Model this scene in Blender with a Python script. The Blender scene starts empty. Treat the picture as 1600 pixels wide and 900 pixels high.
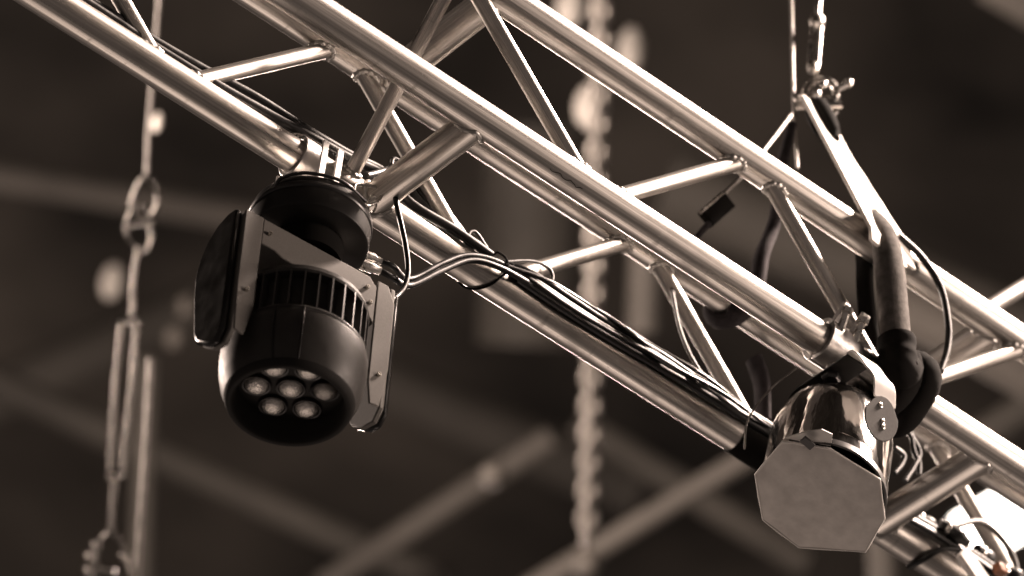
import bpy, math, random
from mathutils import Vector, Matrix
random.seed(7)
R = math.radians
scene = bpy.context.scene
col = scene.collection

# ------------------------------------------------------------------ camera
Z0 = 6.4                      # height of the truss' bottom chords above the floor
TW, TH, CR = 0.2486, 0.2420, 0.025   # truss width, height, chord radius
CAM = Vector((-2.84907, -4.43869, 1.63960))
az, el, roll = R(54.96189), R(41.35598), R(7.54165)
FW = Vector((math.cos(el)*math.cos(az), math.cos(el)*math.sin(az), math.sin(el)))
_r = FW.cross(Vector((0, 0, 1))).normalized(); _u = _r.cross(FW)
RT = _r*math.cos(roll) + _u*math.sin(roll)
UP = -_r*math.sin(roll) + _u*math.cos(roll)
FPX = 7886.358
cd = bpy.data.cameras.new('camera'); cam = bpy.data.objects.new('camera', cd); col.objects.link(cam)
m = Matrix.Identity(4)
for i in range(3):
    m[i][0], m[i][1], m[i][2], m[i][3] = RT[i], UP[i], -FW[i], CAM[i]
cam.matrix_world = m
cd.sensor_width = 36.0; cd.lens = FPX/1600*36; cd.clip_start = 0.1; cd.clip_end = 200
cd.dof.use_dof = True; cd.dof.focus_distance = 7.02; cd.dof.aperture_fstop = 2.8
scene.camera = cam

# ------------------------------------------------------------------ world, lamps, exposure
WARM = (1.0, 0.79, 0.67)
w = bpy.data.worlds.new('World'); scene.world = w; w.use_nodes = True
bg = w.node_tree.nodes['Background']
bg.inputs[0].default_value = (1.0, 0.80, 0.70, 1); bg.inputs[1].default_value = 0.105
scene.view_settings.view_transform = 'Standard'; scene.view_settings.look = 'None'
scene.view_settings.exposure = 0; scene.view_settings.gamma = 1
scene.view_settings.use_curve_mapping = False
scene.render.engine = 'CYCLES'
scene.cycles.use_denoising = True
scene.cycles.max_bounces = 6

def area(name, loc, target, sx, sy, power, color=WARM, spread=180):
    l = bpy.data.lights.new(name, 'AREA'); l.shape = 'RECTANGLE'; l.size = sx; l.size_y = sy
    l.energy = power; l.color = color; l.spread = R(spread)
    o = bpy.data.objects.new(name, l); col.objects.link(o); o.location = loc
    d = (Vector(target)-Vector(loc)).normalized()
    o.rotation_euler = d.to_track_quat('-Z', 'Y').to_euler()
    return o
TC = Vector((0.4, -0.12, Z0+0.1))     # middle of the truss
def lamp_at(name, d, dist, sx, sy, power, color=WARM, spread=180, target=TC):
    d = Vector(d).normalized()
    return area(name, Vector(target)+d*dist, target, sx, sy, power, color, spread)
lamp_at('key_profile', (0.52, -0.27, 0.80), 6.0, 0.9, 0.9, 118, WARM, 34)
lamp_at('back_wash', (0.45, 0.74, 0.50), 6.5, 1.2, 0.8, 14, WARM, 60)
lamp_at('side_back_wash', (-0.24, 0.88, 0.40), 6.0, 0.5, 1.0, 14, WARM, 32)
lamp_at('stage_bounce', (0.25, 0.50, -0.83), 5.6, 4.0, 2.4, 58)
lamp_at('front_wash', (0.74, -0.66, 0.05), 5.0, 0.9, 0.7, 19, WARM, 44)
area('roof_fill', (1.2, 8.6, 9.0), (0.0, 9.6, 15), 1.5, 1.5, 72, WARM, 150)  # added fill with no visible source, brightens the dark roof
# an added fill lamp, out of view at left, lights the rigging further back
area('rigging_fill', CAM+(FW-RT*0.26+UP*0.10)*8.3, CAM+FW*12.0+RT*0.1, 1.0, 1.0, 60, WARM, 90)

# ------------------------------------------------------------------ placing helpers
def ray(px, py):
    return FW + RT*((px-800)/FPX) - UP*((py-450)/FPX)
def P(px, py, d):                    # a point d metres in front of the camera plane
    return CAM + ray(px, py)*d
def onY(px, py, Y):                  # a point on the vertical plane y = Y
    d = ray(px, py); return CAM + d*((Y-CAM.y)/d.y)
def T(t, b, dz):                     # truss frame: along, towards the front chord, down
    return Vector((t, -b, Z0-dz))
def around(t, th, rad, b=0.0, up=0.0):   # a point round a chord's axis; th from straight up to the front
    a = R(th); return Vector((t, -b-rad*math.sin(a), Z0+up+rad*math.cos(a)))

# ------------------------------------------------------------------ mesh building
def basis(d):
    d = Vector(d).normalized()
    a = Vector((0, 0, 1)) if abs(d.z) < 0.9 else Vector((1, 0, 0))
    e1 = d.cross(a).normalized(); e2 = d.cross(e1).normalized()
    return d, e1, e2
def spline(pts, n=8, closed=False):
    pts = [Vector(p) for p in pts]; out = []; N = len(pts)
    rng = N if closed else N-1
    for i in range(rng):
        if closed: p0, p1, p2, p3 = pts[i-1], pts[i], pts[(i+1) % N], pts[(i+2) % N]
        else:
            p1, p2 = pts[i], pts[i+1]
            p0 = pts[i-1] if i > 0 else p1*2-p2
            p3 = pts[i+2] if i+2 < N else p2*2-p1
        for k in range(n):
            s = k/n
            out.append(0.5*((2*p1)+(p2-p0)*s+(2*p0-5*p1+4*p2-p3)*s*s+(3*p1-p0-3*p2+p3)*s**3))
    if not closed: out.append(pts[-1])
    return out
class MB:
    def __init__(s): s.v = []; s.f = []; s.uv = []
    def face(s, idx, uv=None): s.f.append(tuple(idx)); s.uv.append(uv or [(0, 0)]*len(idx))
    def tube(s, pts, r, seg=24, caps=True, closed=False, flat=1.0, ref=None, twist=0.0):
        pts = [Vector(p) for p in pts]; N = len(pts); base = len(s.v)
        prev = None; L = 0.0; ls = []
        for i, p in enumerate(pts):
            if closed: d = pts[(i+1) % N]-pts[i-1]
            else: d = pts[min(i+1, N-1)]-pts[max(i-1, 0)]
            d.normalize()
            if prev is None:
                if ref is not None:
                    e1 = Vector(ref); e1 = (e1-d*e1.dot(d)).normalized(); e2 = d.cross(e1)
                else: _, e1, e2 = basis(d)
            else:
                e1 = (prev-d*prev.dot(d)).normalized(); e2 = d.cross(e1)
            prev = e1
            if i: L += (pts[i]-pts[i-1]).length
            ls.append(L)
            rr = r(i/(N-1)) if callable(r) else (r[i] if isinstance(r, (list, tuple)) else r)
            for k in range(seg):
                a = 2*math.pi*k/seg+twist
                s.v.append(p+(e1*math.cos(a)+e2*math.sin(a)*flat)*rr)
        M = N if closed else N-1
        for i in range(M):
            j = (i+1) % N
            l0 = ls[i]; l1 = ls[j] if j else ls[i]+0.01
            for k in range(seg):
                k2 = (k+1) % seg
                s.face((base+i*seg+k, base+i*seg+k2, base+j*seg+k2, base+j*seg+k),
                       [(l0, k/seg), (l0, (k+1)/seg), (l1, (k+1)/seg), (l1, k/seg)])
        if caps and not closed:
            s.face([base+k for k in range(seg)][::-1]); s.face([base+(N-1)*seg+k for k in range(seg)])
        return s
    def lathe(s, prof, seg=48, O=(0, 0, 0), ax=(0, 0, 1), e1=None, arc=None):
        d, a1, a2 = basis(ax)
        if e1 is not None:
            a1 = Vector(e1); a1 = (a1-d*a1.dot(d)).normalized(); a2 = d.cross(a1)
        O = Vector(O); base = len(s.v); n = len(prof)
        for (r, z) in prof:
            for k in range(seg):
                a = 2*math.pi*k/seg
                s.v.append(O+d*z+(a1*math.cos(a)+a2*math.sin(a))*r)
        for i in range(n-1):
            for k in range(seg):
                k2 = (k+1) % seg
                s.face((base+i*seg+k, base+i*seg+k2, base+(i+1)*seg+k2, base+(i+1)*seg+k),
                       [(prof[i][1], k/seg), (prof[i][1], (k+1)/seg), (prof[i+1][1], (k+1)/seg), (prof[i+1][1], k/seg)])
        return s
    def prism(s, poly, O, ex, ey, depth, two=None):    # polygon in the plane (ex, ey), extruded along ex x ey
        O = Vector(O); ex = Vector(ex).normalized(); ey = Vector(ey).normalized(); ez = ex.cross(ey)
        base = len(s.v); n = len(poly)
        for z in (0, depth):
            for (x, y) in poly: s.v.append(O+ex*x+ey*y+ez*z)
        s.face([base+i for i in range(n)][::-1]); s.face([base+n+i for i in range(n)])
        for i in range(n):
            j = (i+1) % n; s.face((base+i, base+j, base+n+j, base+n+i))
        return s
    def box(s, c, size, ex=(1, 0, 0), ey=(0, 1, 0)):
        ex = Vector(ex).normalized(); ey = Vector(ey).normalized(); ez = ex.cross(ey)
        a, b, d = size[0]/2, size[1]/2, size[2]
        return s.prism([(-a, -b), (a, -b), (a, b), (-a, b)], Vector(c)-ez*d/2, ex, ey, d)
    def strap(s, pts, width, th, wdir):                # a flat bar swept along pts; width runs along wdir
        pts = [Vector(p) for p in pts]; W = Vector(wdir).normalized(); N = len(pts); base = len(s.v)
        for i, p in enumerate(pts):
            d = (pts[min(i+1, N-1)]-pts[max(i-1, 0)]).normalized()
            n = d.cross(W).normalized(); wd = width(i/(N-1)) if callable(width) else width
            for a, b in ((-.5, -.5), (.5, -.5), (.5, .5), (-.5, .5)):
                s.v.append(p+W*wd*a+n*th*b)
        for i in range(N-1):
            for k in range(4):
                s.face((base+i*4+k, base+i*4+(k+1) % 4, base+i*4+4+(k+1) % 4, base+i*4+4+k))
        s.face([base+k for k in (3, 2, 1, 0)]); s.face([base+(N-1)*4+k for k in range(4)])
        return s
    def blob(s, c, rx, ry, rz, seg=16, ex=(1, 0, 0), ey=(0, 1, 0)):
        prof = [(math.sin(math.pi*i/10), -math.cos(math.pi*i/10)) for i in range(11)]
        ex = Vector(ex).normalized(); ey = Vector(ey).normalized(); ez = ex.cross(ey); base = len(s.v)
        for (r, z) in prof:
            for k in range(seg):
                a = 2*math.pi*k/seg
                s.v.append(Vector(c)+ex*rx*r*math.cos(a)+ey*ry*r*math.sin(a)+ez*rz*z)
        for i in range(10):
            for k in range(seg):
                s.face((base+i*seg+k, base+i*seg+(k+1) % seg, base+(i+1)*seg+(k+1) % seg, base+(i+1)*seg+k))
        return s
    def build(s, name, mat, parent=None, ang=35, bevel=0.0):
        o0 = parent_world(parent) if parent is not None else Matrix.Identity(4)
        inv = o0.inverted()
        me = bpy.data.meshes.new(name)
        me.from_pydata([tuple(inv @ v) for v in s.v], [], s.f)
        uvl = me.uv_layers.new(name='UVMap'); i = 0
        flat = []
        for u in s.uv:
            for c in u: flat += [c[0], c[1]]
        uvl.data.foreach_set('uv', flat)
        me.validate(); me.update()
        me.shade_smooth()
        if ang < 180: me.set_sharp_from_angle(angle=R(ang))
        me.materials.append(mat)
        o = bpy.data.objects.new(name, me); col.objects.link(o)
        if parent is not None: o.parent = parent
        if bevel:
            b = o.modifiers.new('bevel', 'BEVEL'); b.width = bevel; b.segments = 2; b.limit_method = 'ANGLE'; b.angle_limit = R(40)
        return o
def parent_world(o):
    M = Matrix.Identity(4)
    while o is not None:
        M = o.matrix_basis @ M; o = o.parent
    return M
def tag(o, label, cat, group=None, kind=None):
    if label: o['label'] = label
    if cat: o['category'] = cat
    if group: o['group'] = group
    if kind: o['kind'] = kind
    return o
def thing(name, label, cat, loc=(0, 0, 0), rz=0.0, group=None):
    o = bpy.data.objects.new(name, None); col.objects.link(o); o.location = loc; o.rotation_euler = (0, 0, rz)
    o.empty_display_size = 0.05
    return tag(o, label, cat, group)

# ------------------------------------------------------------------ materials
def mat(name, color, rough=0.5, metal=0.0, bump=0.0, bscale=200.0, var=0.0, vscale=6.0, streak=False,
        rvar=0.0, coat=0.0, spec=0.5, dist=0.001, emit=None, trans=0.0, stretch=None, wear=0.0):
    m = bpy.data.materials.new(name); m.use_nodes = True; nt = m.node_tree; N = nt.nodes; L = nt.links
    b = N['Principled BSDF']
    b.inputs['Base Color'].default_value = (*color, 1); b.inputs['Roughness'].default_value = rough
    b.inputs['Metallic'].default_value = metal; b.inputs['Specular IOR Level'].default_value = spec
    b.inputs['Coat Weight'].default_value = coat; b.inputs['Transmission Weight'].default_value = trans
    tc = N.new('ShaderNodeTexCoord')
    src = tc.outputs['UV'] if streak else tc.outputs['Object']
    def noise(scale, sc3=(1, 1, 1), detail=4.0):
        mp = N.new('ShaderNodeMapping'); mp.inputs['Scale'].default_value = sc3; L.new(src, mp.inputs[0])
        n = N.new('ShaderNodeTexNoise'); n.inputs['Scale'].default_value = scale; n.inputs['Detail'].default_value = detail
        L.new(mp.outputs[0], n.inputs['Vector']); return n.outputs['Fac']
    st = (1.6, 46, 1) if streak else (stretch or (1, 1, 1))
    if var:
        f = noise(vscale if not streak else 1.0, st)
        r = N.new('ShaderNodeMapRange'); L.new(f, r.inputs[0])
        r.inputs[1].default_value = .3; r.inputs[2].default_value = .7; r.inputs[3].default_value = 1-var; r.inputs[4].default_value = 1+var
        mx = N.new('ShaderNodeMix'); mx.data_type = 'RGBA'; mx.blend_type = 'MULTIPLY'; mx.inputs[0].default_value = 1
        mx.inputs[6].default_value = (*color, 1)
        cb = N.new('ShaderNodeCombineColor')
        for k in range(3): L.new(r.outputs[0], cb.inputs[k])
        L.new(cb.outputs[0], mx.inputs[7]); L.new(mx.outputs[2], b.inputs['Base Color'])
    if rvar:
        f = noise(1.3 if streak else vscale*1.7, (2.2, 30, 1) if streak else st)
        r = N.new('ShaderNodeMapRange'); L.new(f, r.inputs[0])
        r.inputs[1].default_value = .3; r.inputs[2].default_value = .7; r.inputs[3].default_value = max(.02, rough-rvar); r.inputs[4].default_value = rough+rvar
        L.new(r.outputs[0], b.inputs['Roughness'])
    if bump:
        f = noise(bscale, (3, 140, 1) if streak else st, 3.0)
        bp = N.new('ShaderNodeBump'); bp.inputs['Strength'].default_value = bump; bp.inputs['Distance'].default_value = dist
        L.new(f, bp.inputs['Height']); L.new(bp.outputs[0], b.inputs['Normal'])
    if wear:
        # dull patches, specks and rubbed marks
        f = noise(1.0, (9, 5, 1), 6.0)
        r = N.new('ShaderNodeMapRange'); L.new(f, r.inputs[0])
        r.inputs[1].default_value = .56; r.inputs[2].default_value = .72; r.inputs[3].default_value = 0; r.inputs[4].default_value = wear
        f2 = noise(1.0, (240, 60, 1), 2.0)
        r2 = N.new('ShaderNodeMapRange'); L.new(f2, r2.inputs[0])
        r2.inputs[1].default_value = .66; r2.inputs[2].default_value = .73; r2.inputs[3].default_value = 0; r2.inputs[4].default_value = wear
        f3 = noise(1.0, (70, 1.3, 1), 3.0)          # rub rings left by clamps
        r3 = N.new('ShaderNodeMapRange'); L.new(f3, r3.inputs[0])
        r3.inputs[1].default_value = .64; r3.inputs[2].default_value = .74; r3.inputs[3].default_value = 0; r3.inputs[4].default_value = wear*.7
        ad0 = N.new('ShaderNodeMath'); ad0.operation = 'MAXIMUM'; L.new(r2.outputs[0], ad0.inputs[0]); L.new(r3.outputs[0], ad0.inputs[1])
        ad = N.new('ShaderNodeMath'); ad.operation = 'MAXIMUM'; L.new(r.outputs[0], ad.inputs[0]); L.new(ad0.outputs[0], ad.inputs[1])
        old = b.inputs['Base Color'].links[0].from_socket
        mx2 = N.new('ShaderNodeMix'); mx2.data_type = 'RGBA'; L.new(ad.outputs[0], mx2.inputs[0]); L.new(old, mx2.inputs[6])
        mx2.inputs[7].default_value = (.16, .15, .14, 1); L.new(mx2.outputs[2], b.inputs['Base Color'])
        oldr = b.inputs['Roughness'].links[0].from_socket
        ma = N.new('ShaderNodeMath'); ma.operation = 'MULTIPLY_ADD'; L.new(ad.outputs[0], ma.inputs[0]); ma.inputs[1].default_value = .25; L.new(oldr, ma.inputs[2])
        L.new(ma.outputs[0], b.inputs['Roughness'])
    if emit:
        b.inputs['Emission Color'].default_value = (*emit[0], 1); b.inputs['Emission Strength'].default_value = emit[1]
    return m
ALU = mat('extruded_aluminium', (.50, .475, .445), .34, 1.0, bump=.18, bscale=1.0, var=.32, streak=True, rvar=.08, dist=.0006, wear=.55)
ALU2 = mat('cast_aluminium', (.58, .56, .54), .38, 1.0, bump=.25, bscale=260, var=.12, vscale=30, rvar=.08)
WELD = mat('weld_metal', (.44, .425, .405), .46, 1.0, bump=.35, bscale=420, var=.18, vscale=120)
STEEL = mat('zinc_steel', (.60, .58, .55), .28, 1.0, bump=.15, bscale=300, var=.2, vscale=40, rvar=.1)
DSTEEL = mat('dull_steel', (.26, .25, .235), .24, 1.0, bump=.3, bscale=200, var=.3, vscale=30)
WIRE = mat('wire_rope', (.28, .265, .25), .42, 1.0, bump=.5, bscale=500, var=.25, vscale=60)
SATIN = mat('satin_black_plastic', (.011, .0103, .0098), .36, 0, spec=.26, bump=.10, bscale=700, dist=.0003, rvar=.05, vscale=20)
BLACK = mat('black_plastic', (.012, .011, .011), .34, 0, bump=.12, bscale=900, dist=.0003, rvar=.06, vscale=30)
GLOSS = mat('gloss_black_plastic', (.008, .0076, .0072), .20, 0, spec=.35, bump=.05, bscale=60, dist=.0004, rvar=.05, vscale=18)
GREY = mat('textured_grey_paint', (.125, .118, .11), .65, 0, spec=.12, bump=.45, bscale=1300, dist=.0004, var=.12, vscale=700)
RUB = mat('black_cable_rubber', (.007, .007, .007), .40, 0, bump=.08, bscale=120, dist=.0004, rvar=.08, vscale=25, spec=.26)
BROWNC = mat('brown_cable_rubber', (.055, .048, .043), .5, 0)
DOME = mat('dark_grey_shell', (.032, .030, .028), .46, 0, spec=.26, bump=.15, bscale=900, dist=.0003, var=.12, vscale=40, rvar=.06)
HOOD = mat('matt_black_hood', (.016, .015, .014), .65, 0, spec=.12, bump=.1, bscale=900, dist=.0003)
FINM = mat('fin_edge_plastic', (.045, .042, .04), .45, 0)
CLOTH = mat('black_cloth_tape', (.007, .0065, .006), .95, 0, spec=.06, bump=.6, bscale=700, dist=.0005)
SLING = mat('grey_sling_fabric', (.085, .079, .074), .95, 0, spec=.08, bump=.7, bscale=420, dist=.0012, var=.3, vscale=90)
WEB = mat('lit_webbing', (.85, .81, .76), .85, 0, spec=.2, bump=.6, bscale=520, dist=.0008, var=.15, vscale=60)  # upper sling legs: their lit brightness is put into the colour
DSTRAP = mat('dark_strap_fabric', (.030, .027, .029), .95, 0, spec=.08, bump=.6, bscale=500, dist=.0008, var=.3, vscale=80)
CHROME = mat('crinkled_chrome', (.64, .62, .60), .13, 1.0, bump=.45, bscale=34, dist=.006, rvar=.05, vscale=14, stretch=(1, 1, .12))
YOKEP = mat('pale_painted_steel', (.66, .63, .60), .42, 0, bump=.2, bscale=500, dist=.0004, var=.06, vscale=40)
PLATE = mat('grey_steel_plate', (.045, .0425, .040), .65, 0, spec=.15, bump=.35, bscale=900, dist=.0004, var=.10, vscale=300)
FROST = mat('frost_filter_sheet', (.64, .605, .57), .85, 0, spec=.2, bump=.30, bscale=240, dist=.0014, var=.13, vscale=42)
LENS = mat('lens_glass', (.70, .67, .63), .20, .85, bump=.7, bscale=420, dist=.0025)
BRASS = mat('screw_steel', (.6, .57, .52), .25, 1.0)
PAPER = mat('white_tape', (.75, .72, .68), .7, 0, bump=.3, bscale=160, dist=.001)
ROOF = mat('roof_sheet', (.075, .067, .058), .9, 0, var=.85, vscale=.8, bump=.0)
DIM = mat('dim_painted_steel', (.095, .088, .078), .7, 0, var=.25, vscale=3)
PALE = mat('pale_painted_steel_far', (.18, .167, .15), .6, 0, var=.2, vscale=4)
BFAR = mat('bright_blob_tone', (.80, .76, .70), .5, 0, var=.1, vscale=12)  # brightness of the far glints and blobs put into the colour
GALV = mat('galvanised_chain', (.42, .395, .365), .42, .6, var=.2, vscale=9)
ORANGE = mat('orange_plastic', (.20, .08, .04), .5, 0)

# ================================================================== the setting: a dark roof far above
m_ = MB(); m_.box((8, 10, 15.0), (60, 60, .1))
tag(m_.build('ceiling', ROOF), None, None, kind='structure')

# ================================================================== the truss
truss = thing('lighting_truss', 'bare aluminium box truss crossing the picture from upper left to lower right', 'truss', T(0, 0, 0))
CH = {'A': (0, 0), 'B': (TW, 0), 'C': (TW, -TH), 'D': (0, -TH)}
def chord_pt(c, t): b, dz = CH[c]; return T(t, b, dz)
for c in 'ABCD':
    m_ = MB(); n = 60
    m_.tube([chord_pt(c, -1.0+i*3.0/n) for i in range(n+1)], CR, 40); m_.build('chord', ALU, truss)
BR = 0.0122
def member(p, q, rad, name='brace', ca=None, cb=None, welds=True):
    m_ = MB(); n = 12; p = Vector(p); q = Vector(q)
    m_.tube([p.lerp(q, i/n) for i in range(n+1)], rad, 28); o = m_.build(name, ALU, truss)
    if welds:
        for (a, b) in ((p, q), (q, p)):
            d, e1, e2 = basis(b-a); pts = []; rr = []
            n = 54
            for k in range(n):
                f = 2*math.pi*k/n; o_ = (e1*math.cos(f)+e2*math.sin(f))*(rad*1.02)
                # walk along the member until it leaves the chord (chords run along x)
                ax = a; s_ = 0.0
                A2 = d.y**2+d.z**2; Bq = o_.y*d.y+o_.z*d.z; Cq = o_.y**2+o_.z**2-(CR*1.0)**2
                disc = max(Bq*Bq-A2*Cq, 0); s_ = (-Bq+math.sqrt(disc))/A2
                pts.append(a+o_+d*s_); rr.append(.0042+.0008*math.sin(k*2*math.pi/4.5)+random.uniform(-.0004, .0004))
            MB().tube(pts, rr, 8, closed=True).build('weld_bead', WELD, o, 60)
    return o
g = 0.0155
nodes_bot = [-.351, .2125, .773, 1.335]; nodes_top = [-.645, -.0787, .487, 1.0515]
for (lo, hi) in (('A', 'D'), ('B', 'C')):
    for i in range(4):
        member(chord_pt(lo, nodes_bot[i]-g), chord_pt(hi, nodes_top[i]+g), BR)
        if i < 3: member(chord_pt(lo, nodes_bot[i]+g), chord_pt(hi, nodes_top[i+1]-g), BR)
for t in (0.0, .974):
    member(chord_pt('A', t), chord_pt('B', t), .0240, 'rung'); member(chord_pt('D', t), chord_pt('C', t), .0240, 'rung')
member(chord_pt('A', -.045), chord_pt('C', -.072), .0112, 'cross_brace')

MB().tube(spline([around(.118+.0045*k, 152+4*math.sin(k*1.3)+3*math.sin(k*3.1), .0251, TW) for k in range(14)], 5), .0005, 6).build('pencil_mark', CLOTH, truss, 60)
# ================================================================== the moving head
MH = thing('moving_head_light', 'black moving head spotlight with seven lenses hanging under the truss', 'spotlight', T(-.107, .018, 0), R(-4.5))
MH.rotation_euler = (Matrix.Rotation(R(-3.0), 3, FW) @ Matrix.Rotation(R(-0.5), 3, 'Z')).to_euler()
MW = parent_world(MH)
def L_(x, f, dz): return MW @ Vector((x, -f, -dz))
EX = (MW.to_3x3() @ Vector((1, 0, 0))); EF = (MW.to_3x3() @ Vector((0, -1, 0))); EZ = (MW.to_3x3() @ Vector((0, 0, 1))); DN = -EZ
O0 = L_(0, 0, 0)
def lm(prof, seg=64): return MB().lathe(prof, seg, O0, DN, EX)
base = lm([(.0, .098), (.060, .098), (.074, .101), (.082, .106), (.0845, .114), (.085, .124), (.085, .153), (.0835, .158), (.080, .160), (0, .160)]).build('base', SATIN, MH, 40)
lm([(.0858, .118), (.0872, .120), (.0872, .126), (.0858, .128)]).build('trim_ring', BLACK, base, 40)
hp = spline([L_(-.080, .030, .120), L_(-.078, .040, .110), L_(-.056, .066, .105), L_(-.01, .084, .104), L_(.04, .074, .105)], 8)
MB().tube(hp, .0026, 12).build('edge_highlight_bead', BLACK, base, 60)  # bead added in place of the highlight along the base's top edge
lm([(0, .159), (.050, .159), (.050, .193), (0, .193)]).build('pan_collar', CLOTH, MH, 40)
# yoke crossbar: a bent plate with gusset corners
def yk(x): return x
cp = [(-.0988, -.199), (.080, -.199), (.0928, -.212), (.0928, -.278), (.074, -.257), (.056, -.2500), (-.062, -.2500), (-.076, -.2440), (-.0988, -.2440)]
yoke = MB().prism(cp, L_(0, -.030, 0), EX, EZ, .0725).build('yoke', GREY, MH, 30, .0015)
prof = [(.0420, -.199), (.014, -.196), (-.008, -.202), (-.030, -.219), (-.044, -.244), (-.049, -.272), (-.046, -.310), (-.034, -.385), (-.026, -.402), (.002, -.424), (.028, -.430), (.0420, -.412)]
def screw(pt, d, parent, rr=.0032, h=1.0):
    d = Vector(d)
    MB().lathe([(0, 0), (rr, 0), (rr, .0035*h), (rr*.8, .0050*h), (rr*.45, .0050*h), (rr*.4, .0036*h), (0, .0036*h)], 14, pt, d).build('screw', BRASS, parent, 40)
def arm_mb(x0, s):
    # outer plate plus a front flange bent inwards, so the round head clears it
    mb = MB(); xo = x0+.023 if s > 0 else x0
    mb.prism(prof, L_(xo, 0, 0), EF, EZ, -.008)
    fl_ = [(x0, -.199), (x0+.018, -.199), (x0+.031, -.226), (x0+.031, -.345), (x0+.022, -.414), (x0+.006, -.416), (x0, -.380)] if s > 0 else [(x0, -.199), (x0+.030, -.199), (x0+.030, -.365), (x0+.020, -.414), (x0+.004, -.412), (x0, -.330)]
    mb.prism(fl_, L_(0, .0435, 0), EX, EZ, -.0036)
    return mb
for s in (-1, 1):
    x0 = .0930 if s > 0 else -.1290
    arm = MB().prism(prof, L_(x0, 0, 0), EF, EZ, -.026) if False else arm_mb(x0, s).build('arm', GREY, MH, 30, .0018)
    big = [(f-.005 if f > .02 else f*1.04, z) for f, z in prof]
    xc = .1242 if s > 0 else -.1410
    MB().prism(big, L_(xc, 0, 0), EF, EZ, -.0118).build('arm_cover', GLOSS, arm, 30, .005)
    for f, dz in ((.034, .362),) if s > 0 else ((.034, .338),):
        screw(L_(x0+.015, .0435, dz), EF, arm)
for (x, dz) in ((.076, .222), (.083, .246), (-.088, .222)):
    screw(L_(x, .0425, dz), EF, yoke)
# the head itself points straight down
shell = lm([(.0886, .4400), (.0945, .4250), (.0990, .4040), (.1005, .3850), (.0998, .3660), (.0965, .3530), (.0940, .3500), (.0800, .3500), (.0800, .2910),
            (.0940, .2905), (.0955, .2870), (.0925, .2780), (.0780, .2680), (.0500, .2610), (.0, .2600)], 80).build('head_shell', DOME, MH, 28)
lm([(.0705, .4150), (.0718, .4160), (.0735, .4400), (.0762, .4490), (.0800, .4515), (.0845, .4500), (.0888, .4403)], 80).build('lens_hood', HOOD, shell, 60)
for k in range(30):
    a = 2*math.pi*k/30
    rd = EX*math.cos(a)+EF*math.sin(a); tg = rd.cross(EZ)
    o = MB().prism([(.079, -.3515), (.0955, -.3515), (.0950, -.289), (.079, -.289)], O0-tg.normalized()*.0011, rd, EZ, -.0024 if False else .0022)
    o.build('fin', FINM, shell, 30)
for k in range(15):
    a = 2*math.pi*(k+.25)/15
    rd = EX*math.cos(a)+EF*math.sin(a); tg = rd.cross(EZ)
    MB().box(O0+rd*.0835+DN*.338, (.006, .012, .012), rd, tg).build('heat_sink_block', BLACK, shell, 30)
for aa in (118, 140):                      # raised seams of the front cowl
    rd = EX*math.cos(R(aa))+EF*math.sin(R(aa))
    MB().tube(spline([O0+rd*r_+DN*z_ for r_, z_ in ((.0968, .355), (.1002, .370), (.1006, .386), (.0990, .405), (.0945, .4255), (.089, .440))], 5), .0013, 8).build('cowl_seam', SATIN, shell, 60)
lm([(.0982, .3560), (.0996, .3575), (.0992, .3590)]).build('cowl_edge', BLACK, shell, 60)
plate = lm([(0, .4155), (.0720, .4155), (.0720, .4135), (0, .4135)]).build('lens_plate', HOOD, MH, 40)
for k in range(7):
    a = R(33.7+60*k); c = (EX*math.cos(a)+EF*math.sin(a))*(.0462 if k else 0)
    if k == 0: c = Vector((0, 0, 0))
    ls = MB().lathe([(0, .4280), (.006, .4274), (.0110, .4252), (.0150, .4215), (.0170, .4170), (.0172, .4150)], 32, O0+c, DN).build('lens', LENS, MH, 60)
    MB().lathe([(.0173, .4150), (.0175, .4200), (.0192, .4205), (.0200, .4190), (.0202, .4150)], 32, O0+c, DN).build('bezel', BLACK, ls, 40)
a = R(33.7); c = (EX*math.cos(a)+EF*math.sin(a))*.0462
ls = MB().lathe([(0, .4280), (.006, .4274), (.0110, .4252), (.0150, .4215), (.0170, .4170), (.0172, .4150)], 32, O0+c, DN).build('lens', LENS, MH, 60)
MB().lathe([(.0173, .4150), (.0175, .4200), (.0192, .4205), (.0200, .4190), (.0202, .4150)], 32, O0+c, DN).build('bezel', BLACK, ls, 40)
# sockets on the right of the base and side pivots
for s in (-1, 1):
    MB().lathe([(0, 0), (.022, 0), (.022, .012), (0, .012)], 24, L_(s*.095, 0, .345), EX*s).build('tilt_pivot', BLACK, MH, 40)
for dz in (.135, .152):
    MB().lathe([(0, 0), (.008, 0), (.008, .018), (.006, .022), (.006, .030), (0, .030)], 18, L_(.083, .010, dz), EX+EF*.2).build('cable_socket', STEEL, MH, 40)
# clamp, bracket
EZ = Vector((0, 0, 1))
cl = MB()
for i in range(15):
    pass
def half_ring(t0, t1, c, r0, r1, a0, a1, n=22):
    m_ = MB(); b, dz = CH[c]; base_ = 0
    poly = []
    for k in range(n+1):
        a = R(a0+(a1-a0)*k/n); poly.append((-r1*math.sin(a), r1*math.cos(a)))
    for k in range(n, -1, -1):
        a = R(a0+(a1-a0)*k/n); poly.append((-r0*math.sin(a), r0*math.cos(a)))
    O = T(t0, b, dz); return m_.prism(poly, O, (0, 1, 0), (0, 0, 1), t1-t0)
half_ring(-.136, -.108, 'A', .0257, .0325, -100, 262).build('clamp', ALU2, MH, 40, .001)
bp = [(-.018, -.099), (.018, -.099), (.018, -.006), (.008, -.006), (.008, -.078), (.004, -.084), (-.004, -.084), (-.008, -.078), (-.008, -.006), (-.018, -.006)]
for bb in (.060, -.045): MB().prism(bp, T(-.112, bb, 0), (1, 0, 0), (0, 0, 1), .004).build('mounting_bracket', YOKEP, MH, 30, .0008)
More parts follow.
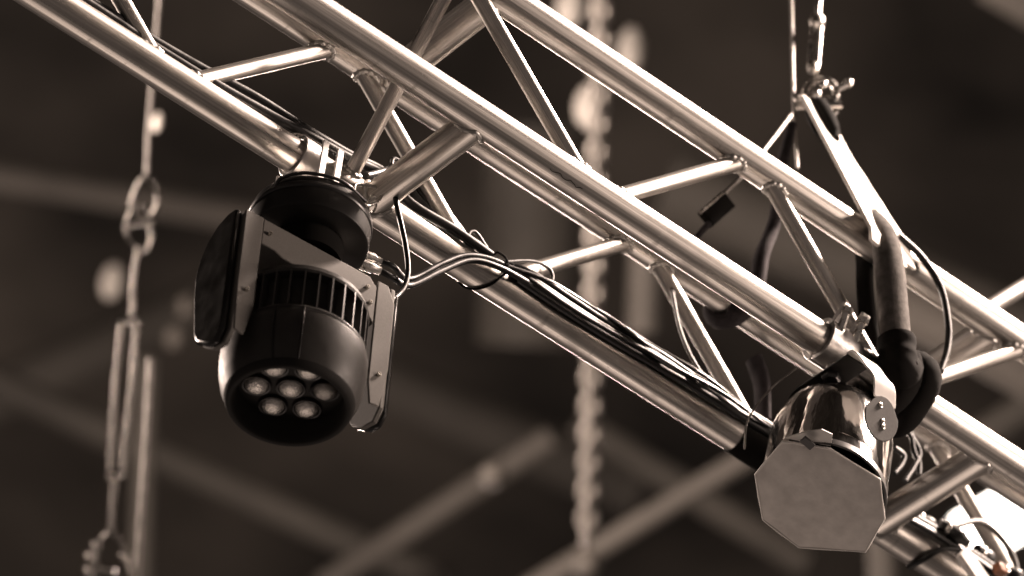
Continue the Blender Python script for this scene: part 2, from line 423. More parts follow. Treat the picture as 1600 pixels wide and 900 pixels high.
MB().box(T(-.105, .010, .0945), (.06, .12, .006)).build('mounting_plate', STEEL, MH, 30, .0008)
MB().lathe([(0, 0), (.009, 0), (.009, .012), (.006, .014), (.006, .03), (0, .03)], 12, T(-.122, .0, .03), (0, 0, -1)).build('clamp_bolt', STEEL, MH, 40)
wing = MB(); wing.tube([T(-.150, -.004, -.034), T(-.136, .002, -.040), T(-.124, .008, -.034)], .004, 10); wing.tube([T(-.136, .002, -.030), T(-.136, .002, -.052)], .0035, 10)
wing.build('wing_nut', STEEL, MH, 50)

# ================================================================== PAR can
PG = onY(1284, 774, -TW+.005)
nrm = Vector((-.219, -.163, -.962)).normalized()
PAR = thing('par_can', 'chrome par can with octagonal frost filter over its front, lower right', 'stage light', T(.66, TW, 0))
back = -nrm
pex = Vector((1, 0, 0)); pex = (pex-nrm*pex.dot(nrm)).normalized(); pey = back.cross(pex)   # pey ~ +y side
def PL(x, y, z): return PG+pex*x+pey*y+back*z
body = MB().lathe([(.0880, .004), (.0905, .006), (.0905, .030), (.0885, .034), (.0885, .120), (.0870, .140), (.0800, .165), (.0620, .190), (.0520, .205), (.0500, .240), (.0420, .250), (0, .252)], 72, PG, back, pex)
MB.build(body, 'can_body', CHROME, PAR, 25)
MB().lathe([(.0880, .030), (.0880, -.002), (.0915, -.002), (.0915, .010), (.0900, .012)], 72, PG, back, pex).build('front_rim', BLACK, PAR, 40)
MB().lathe([(.0, .060), (.0860, .060), (.0872, .004), (.0882, .004)], 72, PG, back, pex).build('inner_wall', BLACK, PAR, 60)
# filter sheet: corners read from the photograph on the sheet's own plane
def on_plane(px, py, O, n):
    d = ray(px, py); return CAM+d*((O-CAM).dot(n)/d.dot(n))
PGf = PG-back*.006
octo = [on_plane(x, y, PGf, nrm) for x, y in ((1180, 741), (1222, 690), (1252, 694), (1297, 701), (1375, 749), (1382, 810), (1352, 862), (1248, 855), (1192, 812))]
def loc2(p): d = p-PGf; return (d.dot(pex), d.dot(pey))
poly = [loc2(p) for p in octo]
area2 = sum(poly[i][0]*poly[(i+1) % len(poly)][1]-poly[(i+1) % len(poly)][0]*poly[i][1] for i in range(len(poly)))
if area2 < 0: poly = poly[::-1]
fm = MB(); nP = len(poly); cxy = (sum(p[0] for p in poly)/nP, sum(p[1] for p in poly)/nP)
fine = []
for i_ in range(nP):
    for k_ in range(4):
        a_, b_ = poly[i_], poly[(i_+1) % nP]; fine.append((a_[0]+(b_[0]-a_[0])*k_/4, a_[1]+(b_[1]-a_[1])*k_/4))
nF = len(fine); rings = ((1.0, .0030, 0), (1.0, 0.0, 0), (.985, -.0006, 0), (.8, -.0022, .0004), (.55, -.0038, .0004), (.28, -.0046, .0002))
for sc_, z_, wob in rings:
    for q_, (x_, y_) in enumerate(fine):
        X_ = cxy[0]+(x_-cxy[0])*sc_; Y_ = cxy[1]+(y_-cxy[1])*sc_
        fm.v.append(PGf+pex*X_+pey*Y_+back*(z_+wob*math.sin(q_*.9+sc_*7)))
for r_ in range(len(rings)-1):
    for q_ in range(nF):
        q2 = (q_+1) % nF; fm.face((r_*nF+q_, r_*nF+q2, (r_+1)*nF+q2, (r_+1)*nF+q_))
fm.v.append(PGf+pex*cxy[0]+pey*cxy[1]-back*.0048)
for q_ in range(nF): fm.face(((len(rings)-1)*nF+q_, (len(rings)-1)*nF+(q_+1) % nF, len(fm.v)-1))
fm.face([q_ for q_ in range(nF)][::-1])
fm.build('frost_filter', FROST, PAR, 40)
MB().tube([PGf+pex*x_+pey*y_-back*.0004 for x_, y_ in fine], [.0013+.0004*math.sin(k*1.7) for k in range(nF)], 8, closed=True).build('lit_filter_edge', PAPER, PAR, 60)  # pale bead for the sheet's lit edge, brightness put into the colour
# folded flap and clip at the top edge
fl = [on_plane(x, y, PGf-back*.004, nrm) for x, y in ((1224, 689), (1262, 679), (1283, 676), (1300, 684), (1297, 702), (1252, 695))]
pl2 = [loc2(p) for p in fl]
a2 = sum(pl2[i][0]*pl2[(i+1) % len(pl2)][1]-pl2[(i+1) % len(pl2)][0]*pl2[i][1] for i in range(len(pl2)))
if a2 < 0: pl2 = pl2[::-1]
MB().prism(pl2, PGf+back*.004, pex, pey, .002).build('folded_flap', PAPER, PAR, 30)
cq = on_plane(1262, 692, PGf-back*.006, nrm)
MB().box(cq, (.020, .012, .004), pex, pey).build('filter_clip', BLACK, PAR, 30, .0008)
# yoke strap: crossbar under the chord, arms bowing out to the pivots
piv = PL(0, 0, .105)
pR = piv+Vector((0, -.1005, 0)); pLft = piv+Vector((0, .1005, 0))
cb = T(.665, TW, .052)
def lerp_pts0(a, b, n): return [Vector(a).lerp(Vector(b), k/n) for k in range(n+1)]
YDARK = mat('shaded_yoke_paint', (.018, .017, .016), .5, 0, spec=.2, bump=.3, bscale=500, dist=.0004)  # same strap as the pale arm; shade underneath put into the colour
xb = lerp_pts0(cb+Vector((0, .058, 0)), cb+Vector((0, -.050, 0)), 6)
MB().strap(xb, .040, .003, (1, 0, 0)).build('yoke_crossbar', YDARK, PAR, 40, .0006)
armR = spline([cb+Vector((0, -.048, .0035)), cb+Vector((0, -.060, .001)), cb+Vector((0, -.074, -.016)), cb+Vector((.002, -.090, -.044)), Vector((pR.x*.6+cb.x*.4, pR.y-.017, pR.z+.056)), Vector((pR.x, pR.y-.0105, pR.z+.030))], 8)
yk_ = MB().strap(armR, .041, .003, (1, 0, 0)).build('yoke_arm', YOKEP, PAR, 40, .0006)
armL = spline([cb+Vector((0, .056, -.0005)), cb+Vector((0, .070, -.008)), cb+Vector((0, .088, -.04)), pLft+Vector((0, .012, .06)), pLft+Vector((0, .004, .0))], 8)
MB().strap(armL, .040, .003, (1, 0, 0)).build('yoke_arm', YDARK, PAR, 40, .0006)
pp = []
for k in range(24):
    a = 2*math.pi*k/24; rx = .0285; ry = .037
    pp.append((rx*math.cos(a)*(1.0 if math.sin(a) < .3 else .88), ry*math.sin(a)))
pn = Vector((-.10, -.97, -.12)).normalized(); px_ = Vector((1, 0, 0)); px_ = (px_-pn*px_.dot(pn)).normalized(); py_ = pn.cross(px_)
if py_.z < 0: py_ = -py_; 
ptc = pR+Vector((-.003, -.008, -.002))
pl_ = MB().prism(pp, ptc, px_, py_, .003).build('pivot_plate', PLATE, PAR, 30, .0008)
for (x, y) in ((-.006, .020), (.002, -.004), (.004, -.012)):
    screw(ptc+px_*x+py_*y+pn*.0024, pn, pl_, .0042, .35)
half_ring(.632, .690, 'B', .0257, .0345, -150, 60).build('clamp', ALU2, PAR, 40, .001)
half_ring(.632, .690, 'B', .0257, .0335, 64, 206).build('clamp_jaw', ALU2, PAR, 40, .001)
for t in (.646, .676):
    MB().lathe([(0, -.018), (.0055, -.018), (.0055, .016), (.009, .016), (.009, .024), (0, .024)], 6, around(t, 62, .039, TW), (0, -.35, .9)).build('clamp_bolt', STEEL, PAR, 40)
MB().box(around(.680, 40, .050, TW), (.014, .034, .008), (1, 0, 0), (0, -.7, .7)).build('clamp_lever', ALU2, PAR, 30, .001)
MB().box(around(.648, 34, .050, TW), (.014, .030, .008), (1, 0, 0), (0, -.7, .7)).build('clamp_lever', ALU2, PAR, 30, .001)
MB().lathe([(0, 0), (.014, 0), (.014, .006), (.011, .009), (0, .009)], 6, T(.66, TW, .054), (0, 0, -1)).build('yoke_bolt', BLACK, PAR, 40)
MB().lathe([(0, 0), (.006, 0), (.006, .012), (0, .012)], 6, T(.655, TW-.05, .054), (0, 0, -1)).build('yoke_bolt', STEEL, PAR, 40)
MB().lathe([(0, .030), (.008, .030), (.008, .062), (0, .062)], 12, T(.66, TW, 0), (0, 0, -1)).build('clamp_stem', STEEL, PAR, 40)
sw = spline([T(.62, TW-.03, .045), T(.60, TW-.06, .08), T(.585, TW-.085, .13), T(.588, TW-.092, .18)], 8)  # thin tube added in place of light caught by the far arm's edge
tag(MB().tube(sw, .0016, 8).build('lit_arm_edge', WIRE), 'thin lit edge of the far yoke arm curving down beside the par can', 'wire')

# ================================================================== black tape round the lower chord
m_ = MB(); m_.lathe([(.0252, 0), (.0268, 0), (.0272, .03), (.0266, .07), (.0270, .11), (.0252, .11)], 40, T(.692, 0, 0), (1, 0, 0))
tag(m_.build('tape_wrap', CLOTH, None, 40), 'black tape wrapped round the lower chord beside the par can', 'tape')

# ================================================================== cables
def cable(pts, r, label, group='black cables along the truss', n=8, mt=RUB, name='cable', cat='cable'):
    return tag(MB().tube(spline(pts, n), r, 12).build(name, mt, None, 60), label, cat, group)
def seq(path, Y): return [onY(x, y, Y) for x, y in path]
cable([around(-.8, 36, .034)]+seq([(130, -6), (180, 26), (245, 66), (320, 109), (400, 152), (480, 203), (548, 243), (600, 270)], .006)+[around(.06, 20, .036), around(.12, 30, .034), around(.18, 45, .033)], .0072,
      'uppermost black cable along the lower chord left of the moving head')
cable([around(-.8, 46, .031)]+seq([(140, 6), (200, 46), (250, 78), (330, 127), (420, 178), (490, 216), (550, 249), (596, 272)], -.002)+[around(.06, 35, .033), around(.13, 46, .034), around(.20, 62, .032)], .0070,
      'second black cable from the top, resting on the chord left of the moving head')
cable([around(-.8, 30, .036)]+seq([(170, 26), (250, 76), (330, 121), (400, 160), (480, 210), (552, 250), (610, 280), (660, 330), (720, 385)], .012)+[around(.24, 58, .034)], .0064,
      'third black cable hidden behind two others left of the moving head')
for i, pth in enumerate(([(622, 268), (648, 305), (690, 350), (738, 392)], [(634, 274), (668, 318), (706, 358), (745, 396)], [(612, 286), (650, 328), (690, 362), (735, 398)], [(640, 262), (676, 300), (712, 350), (752, 398)])):
    a = seq(pth, .004+.004*i)
    th = [58, 66, 50, 74][i]; ex = [.033, .034, .040, .034][i]
    run = [around(.26, th, ex), around(.34, th+12, ex+.002), around(.42, th+4, ex), around(.52, th-6, ex+.003), around(.62, th-2, ex), around(.72, th-8, ex+.001), around(.80, th-4, ex), around(.95, th, ex), around(1.1, th-8, ex+.004), around(1.3, th, ex)]
    cable([around(-.02, 12+4*i, .034)]+a+run, [.0054, .0062, .0048, .0056][i],
          ['black cable rising from the bundle beside the diagonal brace', 'thickest black cable of the bundle tied to the lower chord', 'black cable lying lowest behind the rung in the bundle', 'black cable hugging the brace above the tied bundle'][i])
cable([around(.24, 40, .034), around(.30, 28, .040), around(.35, 35, .046), around(.42, 38, .040), around(.50, 30, .034), around(.60, 30, .036), around(.70, 32, .034), around(.80, 30, .034)], .0050, 'black cable bulging above the chord right of the tie')
cable([around(.25, 88, .031), around(.33, 96, .033), around(.42, 92, .031), around(.50, 84, .031), around(.60, 78, .033), around(.70, 70, .031), around(.80, 64, .034)], .0058, 'lowest black cable of the bundle on the front of the chord')
SHINY = mat('glossy_black_cable', (.008, .008, .008), .22, 0, spec=.5)
for i, (lb, tt, th0, rd_) in enumerate((('thin glossy cable crossing over the bundle just right of the tie', (.22, .30, .38, .46, .54), (84, 60, 46, 62, 40), .046), ('thin glossy cable arching above the bundle in the middle of the chord', (.34, .42, .50, .60, .70), (40, 30, 26, 44, 34), .050), ('thin glossy cable lying along the front of the bundle near the par can', (.46, .54, .62, .70, .76), (66, 80, 62, 74, 52), .044))):
    cable([around(a_, b_, rd_-(.008 if k_ in (0, 4) else 0)) for k_, (a_, b_) in enumerate(zip(tt, th0))], .0031, lb, None, mt=SHINY)
# leads of the moving head
cable([L_(.112, .016, .135), L_(.130, .02, .136)]+seq([(640, 436), (690, 412), (730, 399), (775, 408)], -.034)+[around(.26, 78, .034)], .0042, 'upper black lead curving from the moving head to the bundle', 'leads of the moving head')
cable([L_(.112, .016, .152), L_(.130, .02, .156)]+seq([(640, 446), (688, 424), (735, 407), (780, 418)], -.040)+[around(.27, 86, .034)], .0046, 'lower black lead curving from the moving head to the bundle', 'leads of the moving head')
cable(seq([(640, 275), (618, 249), (611, 262), (620, 320), (634, 385), (637, 430), (625, 458), (600, 470)], -.058)+[L_(.100, -.02, .165)], .0040, 'black cable hanging from the thick rung down to the moving head', 'leads of the moving head')
cable(seq([(738, 394), (732, 368), (742, 362), (757, 382), (772, 408)], -.012), .0026, 'small upright loop of thin black cord above the tie', None)
cable(seq([(778, 410), (830, 408), (858, 420), (863, 438), (850, 448)], -.02), .0026, 'thin black cord end curling out right of the tie', None)
rg = [around(.205+.018*math.sin(R(a_)), a_, .0325+(.008 if 20 < a_ < 110 else -.0050)) for a_ in range(0, 360, 15)]
tag(MB().tube(spline(rg, 3, True), .0019, 8, closed=True).build('cable_tie', CLOTH, None, 60), 'black cord tied round the chord and the cable bundle', 'cable tie')
cable(seq([(1404, 368), (1440, 402), (1470, 450), (1482, 510), (1480, 548), (1470, 580)], -TW-.035), .0055, 'black cable hanging down to the right of the grey sling', None)
cable([T(.545, .006, -.19), T(.565, 0.01, -.12), T(.60, .012, -.07), T(.66, .012, -.036)], .0028, 'thin brown cord hanging behind the brace near the cable bundle', None, mt=BROWNC)

# safety carabiner beside the moving head
tag(MB().tube(spline(seq([(556, 288), (584, 292), (596, 300), (590, 314), (572, 320), (556, 304)], -.044), 6, True), .0028, 10, closed=True).build('carabiner', STEEL, None, 60), 'small steel carabiner hooked beside the top of the moving head', 'carabiner')
tag(MB().tube(spline(seq([(589, 310), (584, 330), (572, 326), (580, 306)], -.036), 6, True), .0018, 8, closed=True).build('wire_ring', STEEL, None, 60), 'small wire ring through the carabiner beside the moving head', 'ring')

# ================================================================== slings at the right hanging point
SH = onY(1282, 150, -TW/2)
knee = onY(1386, 378, -TW-.050); foot = onY(1405, 580, -TW-.052)
def lerp_pts(a, b, n): return [Vector(a).lerp(Vector(b), k/n) for k in range(n+1)]
leg0 = SH-Vector((0, 0, .024))-RT*.006
NY = Vector((.10, -.95, .28)).normalized(); W0 = (knee-leg0).cross(NY).normalized()
MB_ = MB().strap(lerp_pts(leg0, knee, 9)+[knee.lerp(foot, .10)], lambda s: .066+.012*s, .006, W0)
tag(MB_.build('webbing_sling', WEB, None, 40, .001), 'broad sling leg in lit tone slanting from the shackle down to the upper chord', 'sling')
tag(MB().tube(spline([leg0+Vector((0, 0, .012))]+lerp_pts(leg0, leg0.lerp(knee, .26), 4), 4), lambda s: .013+.009*math.sin(min(1, s*1.05)*math.pi)**.5 if 0 < s < .95 else .012, 18, flat=.7).build('sling_sleeve', CLOTH, None, 60),
    'black sleeve round the top of the sling just under the shackle', 'sleeve')
tag(MB().tube(spline([leg0.lerp(knee, .80)+FW*.016, leg0.lerp(knee, .96)+FW*.004]+lerp_pts(knee, knee.lerp(foot, .93), 4)[1:], 8), lambda s: .0100+.0130*min(1, s*3.2)**.6, 24, flat=.9).build('round_sling', SLING, None, 60),
    'thick grey round sling coming straight down over the front of the truss', 'sling')
tag(MB().tube(spline(lerp_pts(knee.lerp(foot, .76), foot, 3)+[around(.762, 92, .040, TW), around(.768, 125, .036, TW)], 6), lambda s: .0285+.001*math.sin(s*21), 22, flat=.95).build('cloth_sleeve', CLOTH, None, 60), 'black cloth sleeve round the lower end of the grey sling', 'sleeve')
leg1 = SH+RT*.018-Vector((0, 0, .010))+Vector((0, .03, 0)); knee1 = onY(1403, 372, -TW-.030)
tag(MB().strap(lerp_pts(leg1, knee1, 16)+[onY(1411, 408, -TW-.034)], lambda s: .016+.038*s+.0030*math.sin(s*31)+.0012*math.sin(s*97), .005, (knee1-leg1).cross(NY)).build('sling_tail', WEB, None, 40, .001),
    'narrow sling leg in lit tone with frayed edge beside the broad sling leg', 'sling')
tag(MB().tube(spline(seq([(1342, 345), (1350, 400), (1352, 460), (1362, 540), (1384, 620)], -TW+.034), 8), .016, 14, flat=.6).build('black_sling', CLOTH, None, 60),
    'black strap running down inside the chords behind the grey sling', 'strap')
hx = [around(.757+.064*k/44+.004*math.sin(k*.55), 62+k*15.5, .042+.0035*math.sin(k*.83), TW) for k in range(45)]
tag(MB().tube([onY(1401, 545, -TW-.052), onY(1404, 568, -TW-.050)]+hx, lambda s: (.0250 if s > .05 else .0170+.16*s)+.0012*math.sin(s*47), 20).build('choke_wrap', CLOTH, None, 60),
    'black cloth sleeve of the sling choked round the front chord', 'sleeve')
# inner strap round the rear chord
tag(MB().tube(spline(seq([(1236, 196), (1222, 260)], -TW/2+.02)+seq([(1210, 345), (1190, 400), (1180, 450)], -.04)+[around(.66, 60, .036, 0, TH), around(.67, 180, .036, 0, TH)], 8), lambda s: .010+.007*s, 14, flat=.7).build('rear_sling', DSTRAP, None, 60),
    'dark sling leg seen between the chords, going down to the rear chord', 'sling')
tag(MB().tube([around(.665+.012*math.sin(R(a_)), a_, .033, 0, TH) for a_ in range(0, 360, 15)], .013, 12, closed=True).build('choke_wrap', DSTRAP, None, 60), 'dark strap choked round the rear upper chord above the cables', 'strap')
tag(MB().tube(spline(seq([(1178, 560), (1190, 600), (1192, 660)], .03), 8), .016, 14, flat=.5).build('strap_tail', DSTRAP, None, 60), 'dark strap end hanging below the rear chord', 'strap')
# dark plate hook on a cord
hk = thing('ratchet_buckle', 'dark ratchet buckle with a bright edge hanging between the upper chords', 'buckle', onY(1120, 320, -.06))
q = [onY(x, y, -.06) for x, y in ((1092, 334), (1126, 304), (1148, 322), (1112, 352))]
cen = (q[0]+q[1]+q[2]+q[3])/4; e_ = (q[1]-q[0]).normalized(); n_ = e_.cross(q[2]-q[1]).normalized(); f_ = n_.cross(e_)
MB().box(cen, ((q[1]-q[0]).length, (q[2]-q[1]).length, .012), e_, f_).build('buckle_plate', CLOTH, hk, 30, .001)
MB().tube([q[0]-n_*.004, q[1]-n_*.004], .0032, 10).build('buckle_pin', STEEL, hk, 50)
tag(MB().tube(spline(seq([(1236, 180), (1204, 222), (1166, 268), (1128, 306)], -.06), 6), .0035, 10).build('cord', WIRE, None, 60), 'thin cord running from the shackle down to the dark buckle', 'cord')
tag(MB().tube(spline(seq([(1112, 345), (1096, 362), (1088, 372)], -.06), 6), .005, 10).build('strap_tail', DSTRAP, None, 60), 'short strap end below the dark buckle', 'strap')

# shackle, turnbuckle and wires
def torus_pts(c, rx, ry, ex, ey, n=28): return [Vector(c)+Vector(ex)*rx*math.cos(2*math.pi*k/n)+Vector(ey)*ry*math.sin(2*math.pi*k/n) for k in range(n)]
sk = thing('bow_shackle', 'bright bow shackle joining the slings to the hanging wire', 'shackle', SH)
sx = RT; sy = Vector((0, 0, 1))
MB().tube(torus_pts(SH+sy*.004, .024, .030, sx, sy), .0060, 12, closed=True).build('bow', STEEL, sk, 60)
MB().tube([SH-sx*.036-sy*.022, SH+sx*.034-sy*.020], .0065, 12).build('pin', STEEL, sk, 50)
MB().tube([SH+sx*.020+sy*.012, SH+sx*.038+sy*.024], .006, 12).build('pin_eye', STEEL, sk, 50)
MB().blob(SH+sx*.041+sy*.027, .008, .008, .008).build('pin_head', STEEL, sk, 80)
for i, (dx, dy) in enumerate(((-.034, -.008), (-.020, -.006), (-.006, .004), (.002, .024))):
    MB().blob(SH+sx*dx+sy*dy-FW*.010, .0075, .006, .008).build('knuckle', STEEL, sk, 80)
MB().tube(torus_pts(SH-sy*.026+sx*.014, .014, .020, (sx+FW*.6).normalized(), sy), .005, 10, closed=True).build('link', STEEL, sk, 60)
S1 = onY(1271, 104, -TW/2)
tb = thing('turnbuckle', 'slim steel turnbuckle above the shackle at top right', 'turnbuckle', S1)
for s in (-1, 1): MB().tube([S1+RT*.0065*s, S1+RT*.0065*s+Vector((0, 0, .09))], .0034, 10).build('side_bar', STEEL, tb, 50)
MB().lathe([(0, 0), (.010, .002), (.013, .012), (.010, .022), (.005, .026), (.005, .20), (0, .2)], 14, S1+Vector((0, 0, .085)), EZ).build('end_fitting', STEEL, tb, 50)
MB().lathe([(0, 0), (.009, .002), (.010, .012), (.006, .018), (0, .018)], 14, S1-Vector((0, 0, .012)), EZ).build('end_fitting', STEEL, tb, 50)
tag(MB().tube(spline(seq([(1236, -20), (1238, 60), (1240, 150), (1243, 215), (1246, 262)], -.10), 6), .0026, 8).build('wire_rope', WIRE, None, 60), 'thin steel wire hanging left of the bow shackle', 'wire')
# pipe lying behind the upper chord at far right
tag(MB().tube([onY(1515, 500, -TW+.055), onY(1640, 424, -TW+.30)], .0125, 24).build('steel_pipe', ALU, None, 40), 'bright thin tube running off to the right behind the upper chord', 'tube')

# connectors and cables heaped on the chord at lower right
random.seed(11)
for i in range(7):
    t = 1.03+i*.042; th = 30+18*math.sin(i*2.1); r0 = .044+.010*(i % 2)
    a = around(t, th, r0); d = (around(t+.05, th+random.uniform(-25, 25), r0+random.uniform(-.01, .012))-a).normalized()
    cn = thing('cable_connector', ['black plug nearest the thick rung at lower right', 'second black plug along the lower right chord', 'third black plug in the heap at lower right', 'black plug in the middle of the heap at lower right', 'black plug below the bright panel at lower right', 'black plug near the orange piece at lower right', 'black plug at the lower right corner'][i], 'connector', a, 0, 'plugs heaped at lower right')
    MB().lathe([(0, 0), (.008, 0), (.0105, .006), (.0105, .022), (.012, .024), (.012, .036), (.009, .040), (.0055, .052), (0, .052)], 14, a, d).build('plug_body', RUB, cn, 40)
    MB().lathe([(.0108, .008), (.0116, .009), (.0116, .014), (.0108, .015)], 14, a, d).build('plug_ring', STEEL, cn, 40)
for i, (a_, b_, c_) in enumerate((((1414, 752), (1436, 704), (1408, 660)), ((1436, 742), (1428, 706), (1424, 676)), ((1398, 740), (1412, 712), (1398, 700)))):
    cable(seq([a_, ((a_[0]+b_[0])//2+4, (a_[1]+b_[1])//2), b_, c_], -.10), .0042, ['black cable curling behind the par can, outer', 'black cable curling behind the par can, rightmost', 'black cable curling behind the par can, nearest its body'][i], None)
cable(seq([(1470, 815), (1490, 822), (1530, 815), (1562, 838), (1585, 875), (1590, 910)], -.03), .0046, 'brown-grey cable arching in front of the bright panel', None, mt=BROWNC)
cable([around(1.12, 60, .04), around(1.08, 95, .034), around(1.06, 140, .032), around(1.055, 200, .031)], .005, 'black cord looped under the chord at lower right', None)
tag(MB().box(onY(1562, 890, -.05), (.024, .018, .018), (1, .3, .4), (0, 1, 0)).build('orange_plug', ORANGE, None, 30, .004), 'orange plug in the lower right corner', 'connector')
tag(MB().box(onY(1520, 888, -.055), (.06, .012, .03), (1, 0, -.7), (0, 1, 0)).build('white_tag', PAPER, None, 30, .003), 'white tag among the plugs at lower right', 'tag')

# ================================================================== rigging behind, out of focus
def chain(name, label, top, bot, link, rad, mt, cat='chain', n=None, wide=.62):
    top = Vector(top); bot = Vector(bot); d = (bot-top); Lh = d.length; d.normalize()
    root = thing(name, label, cat, top)
    n = int(Lh/(link*1.28)); _, e1, e2 = basis(d)
    me = None
    for i in range(n):
        c = top+d*(link*1.28*(i+.5)); e = e1 if i % 2 else e2
        pts = [c+d*link*math.cos(2*math.pi*k/14)+e*link*wide*math.sin(2*math.pi*k/14) for k in range(14)]
        MB().tube(pts, rad, 8, closed=True).build('link', mt, root, 80)
    return root
D1 = 9.0
# left: wire, thimble, shackle, turnbuckle, shackle
lw = thing('hanging_turnbuckle', 'blurred steel turnbuckle with shackles hanging behind the truss at left', 'turnbuckle', P(205, 400, D1))
def Ps(l, d=D1): return [P(x, y, d) for x, y in l]
MB().tube(Ps([(252, -40), (240, 100), (232, 200), (229, 278)]), 0.0037, 10).build('wire', WIRE, lw, 50)
MB().tube(spline(Ps([(229, 275), (246, 305), (240, 330), (222, 345), (205, 325), (212, 295)]), 5, True), 0.0038, 10, closed=True).build('thimble', DSTEEL, lw, 60)
MB().tube(spline(Ps([(222, 318), (232, 340), (236, 375), (222, 392), (200, 372), (200, 338)]), 5, True), 0.0035, 10, closed=True).build('shackle_bow', DSTEEL, lw, 60)
MB().tube(Ps([(190, 352), (240, 346)]), 0.0040, 10).build('shackle_pin', DSTEEL, lw, 50)
MB().tube(Ps([(216, 385), (208, 440), (206, 500)]), 0.0043, 10).build('eye_screw', DSTEEL, lw, 50)
MB().tube(Ps([(190, 505), (180, 600), (172, 738)]), 0.0045, 10).build('side_bar', DSTEEL, lw, 50)
MB().tube(Ps([(214, 505), (206, 600), (192, 738)]), 0.0045, 10).build('side_bar', DSTEEL, lw, 50)
MB().tube(Ps([(184, 502), (218, 498)]), 0.0066, 10).build('end_ring', DSTEEL, lw, 50)
MB().tube(Ps([(166, 742), (196, 738)]), 0.0073, 10).build('end_ring', DSTEEL, lw, 50)
MB().tube(Ps([(181, 740), (176, 790), (174, 838)]), 0.0050, 10).build('eye_screw', DSTEEL, lw, 50)
MB().tube(spline(Ps([(174, 832), (190, 850), (198, 885), (204, 930), (150, 930), (150, 880), (158, 845)]), 5, True), 0.0050, 10, closed=True).build('shackle_bow', DSTEEL, lw, 60)
MB().tube(Ps([(134, 880), (180, 892)]), 0.0053, 10).build('shackle_pin', DSTEEL, lw, 50)
for (x, y) in ((141, 868), (140, 890), (150, 850), (192, 868)): MB().blob(P(x, y, D1-.03), .008, .008, .010).build('nut', DSTEEL, lw, 80)
tag(MB().tube(Ps([(236, 560), (228, 700), (212, 940)], 9.0), .006, 10).build('wire_rope', WIRE, None, 50), 'pale hanging wire just right of the blurred turnbuckle', 'wire')

def far_bar(name, label, a, b, d, rad, mt, cat, d2=None, seg=20):
    return tag(MB().tube([P(*a, d), P(*b, d2 or d)], rad, seg).build(name, mt, None, 50), label, cat)
far_bar('roof_post', 'pale blurred post at lower left behind the turnbuckle', (232, 560), (215, 960), 12.5, .027, DIM, 'post')
far_bar('roof_pipe', 'blurred horizontal pipe at the left edge', (-60, 266), (420, 346), 17.0, .046, PALE, 'pipe')
far_bar('roof_pipe', 'dim blurred pipe sloping down across the lower left', (-60, 575), (700, 915), 14.5, .048, DIM, 'pipe')
far_bar('roof_pipe', 'pale blurred pipe rising at bottom centre, left of the chain', (500, 918), (862, 684), 14.0, .034, PALE, 'pipe')
far_bar('roof_pipe', 'pale blurred pipe rising from the foot of the chain to the par can', (820, 925), (1210, 690), 12.5, .028, PALE, 'pipe')
far_bar('roof_pipe', 'dim blurred pipe sloping at lower right behind the lower chord', (900, 660), (1260, 880), 14.5, .045, DIM, 'pipe')
far_bar('roof_pipe', 'dim blurred pipe at the right edge below the upper chord', (1480, 720), (1680, 590), 12.5, .045, DIM, 'pipe')
far_bar('roof_pipe', 'pale blurred pipe at the upper right corner', (1540, -30), (1680, 50), 12.5, .05, PALE, 'pipe')
far_bar('roof_beam', 'broad blurred beam behind the upper chord at right', (1040, 290), (1680, 560), 13.5, .11, DIM, 'beam')
far_bar('pale_board', 'cream blurred board between the chords at right', (1400, 470), (1640, 600), 11.0, .060, PALE, 'board')
far_bar('roof_post', 'pale blurred post under the par can at the bottom edge', (1378, 830), (1384, 960), 12.0, .037, PALE, 'post')
far_bar('wide_column', 'broad grey blurred column behind the middle of the truss', (836, 200), (822, 540), 14.5, .145, DIM, 'column')
far_bar('roof_post', 'ochre blurred post right of the hanging chain', (1010, 360), (1004, 520), 13.0, .042, PALE, 'post')
far_bar('roof_purlin', 'faint roof member slanting upwards at the far left middle', (-60, 640), (330, 470), 18.0, .09, DIM, 'purlin')
far_bar('roof_purlin', 'faint roof member behind the bottom of the moving head', (560, 580), (1000, 770), 18.0, .10, DIM, 'purlin')
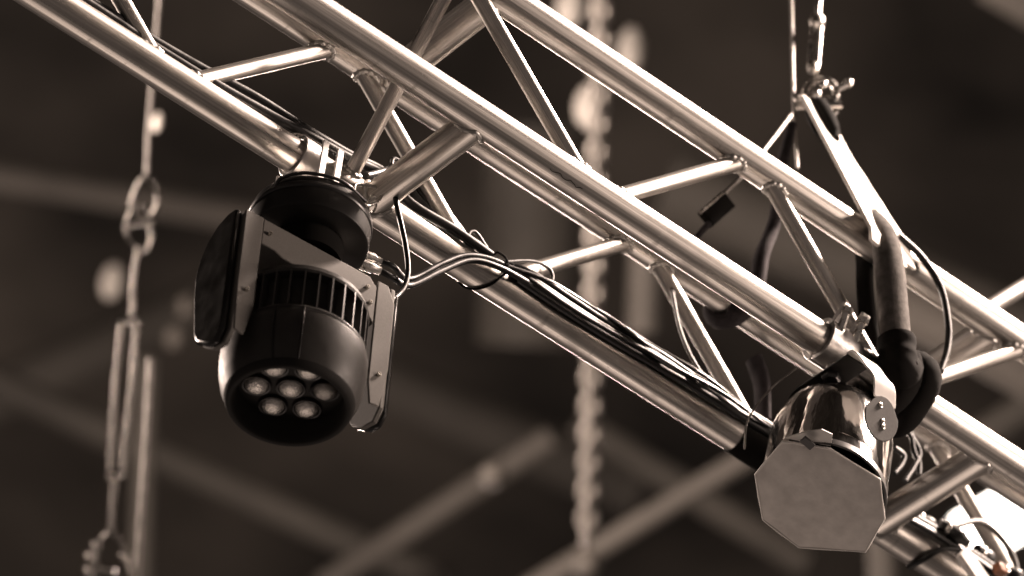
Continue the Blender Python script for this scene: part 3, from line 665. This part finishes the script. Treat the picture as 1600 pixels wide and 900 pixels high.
# hanging chain in the centre
DC = 11.0
chain('hanging_chain', 'blurred pale steel chain hanging behind the middle of the truss', P(940, -60, DC), P(916, 862, DC), .024, .0100, GALV)
for i, (x, y, rx, rz, d, lb) in enumerate(((175, 440, .028, .055, 13.0, 'bright blurred glint blob left of the turnbuckle'), (272, 527, .026, .034, 13.0, 'lower of two pale blurred glint blobs right of the turnbuckle'), (290, 478, .022, .034, 13.0, 'upper of two pale blurred glint blobs right of the turnbuckle'),
        (246, 191, .010, .024, 10.0, 'small bright blurred glint blob beside the hanging wire'), (229, 612, .022, .042, 12.6, 'pale blurred glint blob beside the lower turnbuckle'),
        (985, 78, .034, .072, 12.5, 'pale blurred blob right of the chain near the top'), (892, 10, .036, .06, 12.0, 'pale blurred blob left of the chain at the top edge'),
        (924, 165, .040, .062, 11.6, 'large bright blurred blob on the chain'), (918, 880, .030, .030, 11.0, 'blurred shackle at the foot of the chain'), (770, 742, .030, .026, 11.4, 'blurred clamp on the pale pipe at bottom centre'))):
    c = P(x, y, d)  # steel glints and blurred blobs as pale solids, brightness put into colour
    m_ = MB(); m_.lathe([(0, -1.0*rz), (.45*rx, -.95*rz), (.85*rx, -.6*rz), (rx, -.1*rz), (.9*rx, .4*rz), (.55*rx, .85*rz), (.25*rx, 1.0*rz), (0, 1.05*rz)], 20, c, EZ)
    tag(m_.build('rigging_glint' if i < 5 else 'far_blob', PALE if i not in (0, 3, 5, 6, 7) else BFAR, None, 60), lb, 'rigging')
# lit panel at lower right
pc = P(1556, 818, 13.5)
fl = thing('flood_panel', 'glowing white flood lamp panel at lower right behind the truss', 'lamp', pc)
ux = (RT*.86+UP*.5).normalized(); uy = (-RT*.45+UP*.9); uy = (uy-ux*uy.dot(ux)).normalized()
GLOW = mat('lamp_glow', (.9, .85, .8), .5, emit=((1, .90, .80), 14.0))
MB().box(pc, (.19, .135, .01), ux, uy).build('lamp_face', GLOW, fl, 30)
MB().box(pc+FW*.03, (.21, .155, .04), ux, uy).build('lamp_housing', BLACK, fl, 30, .004)
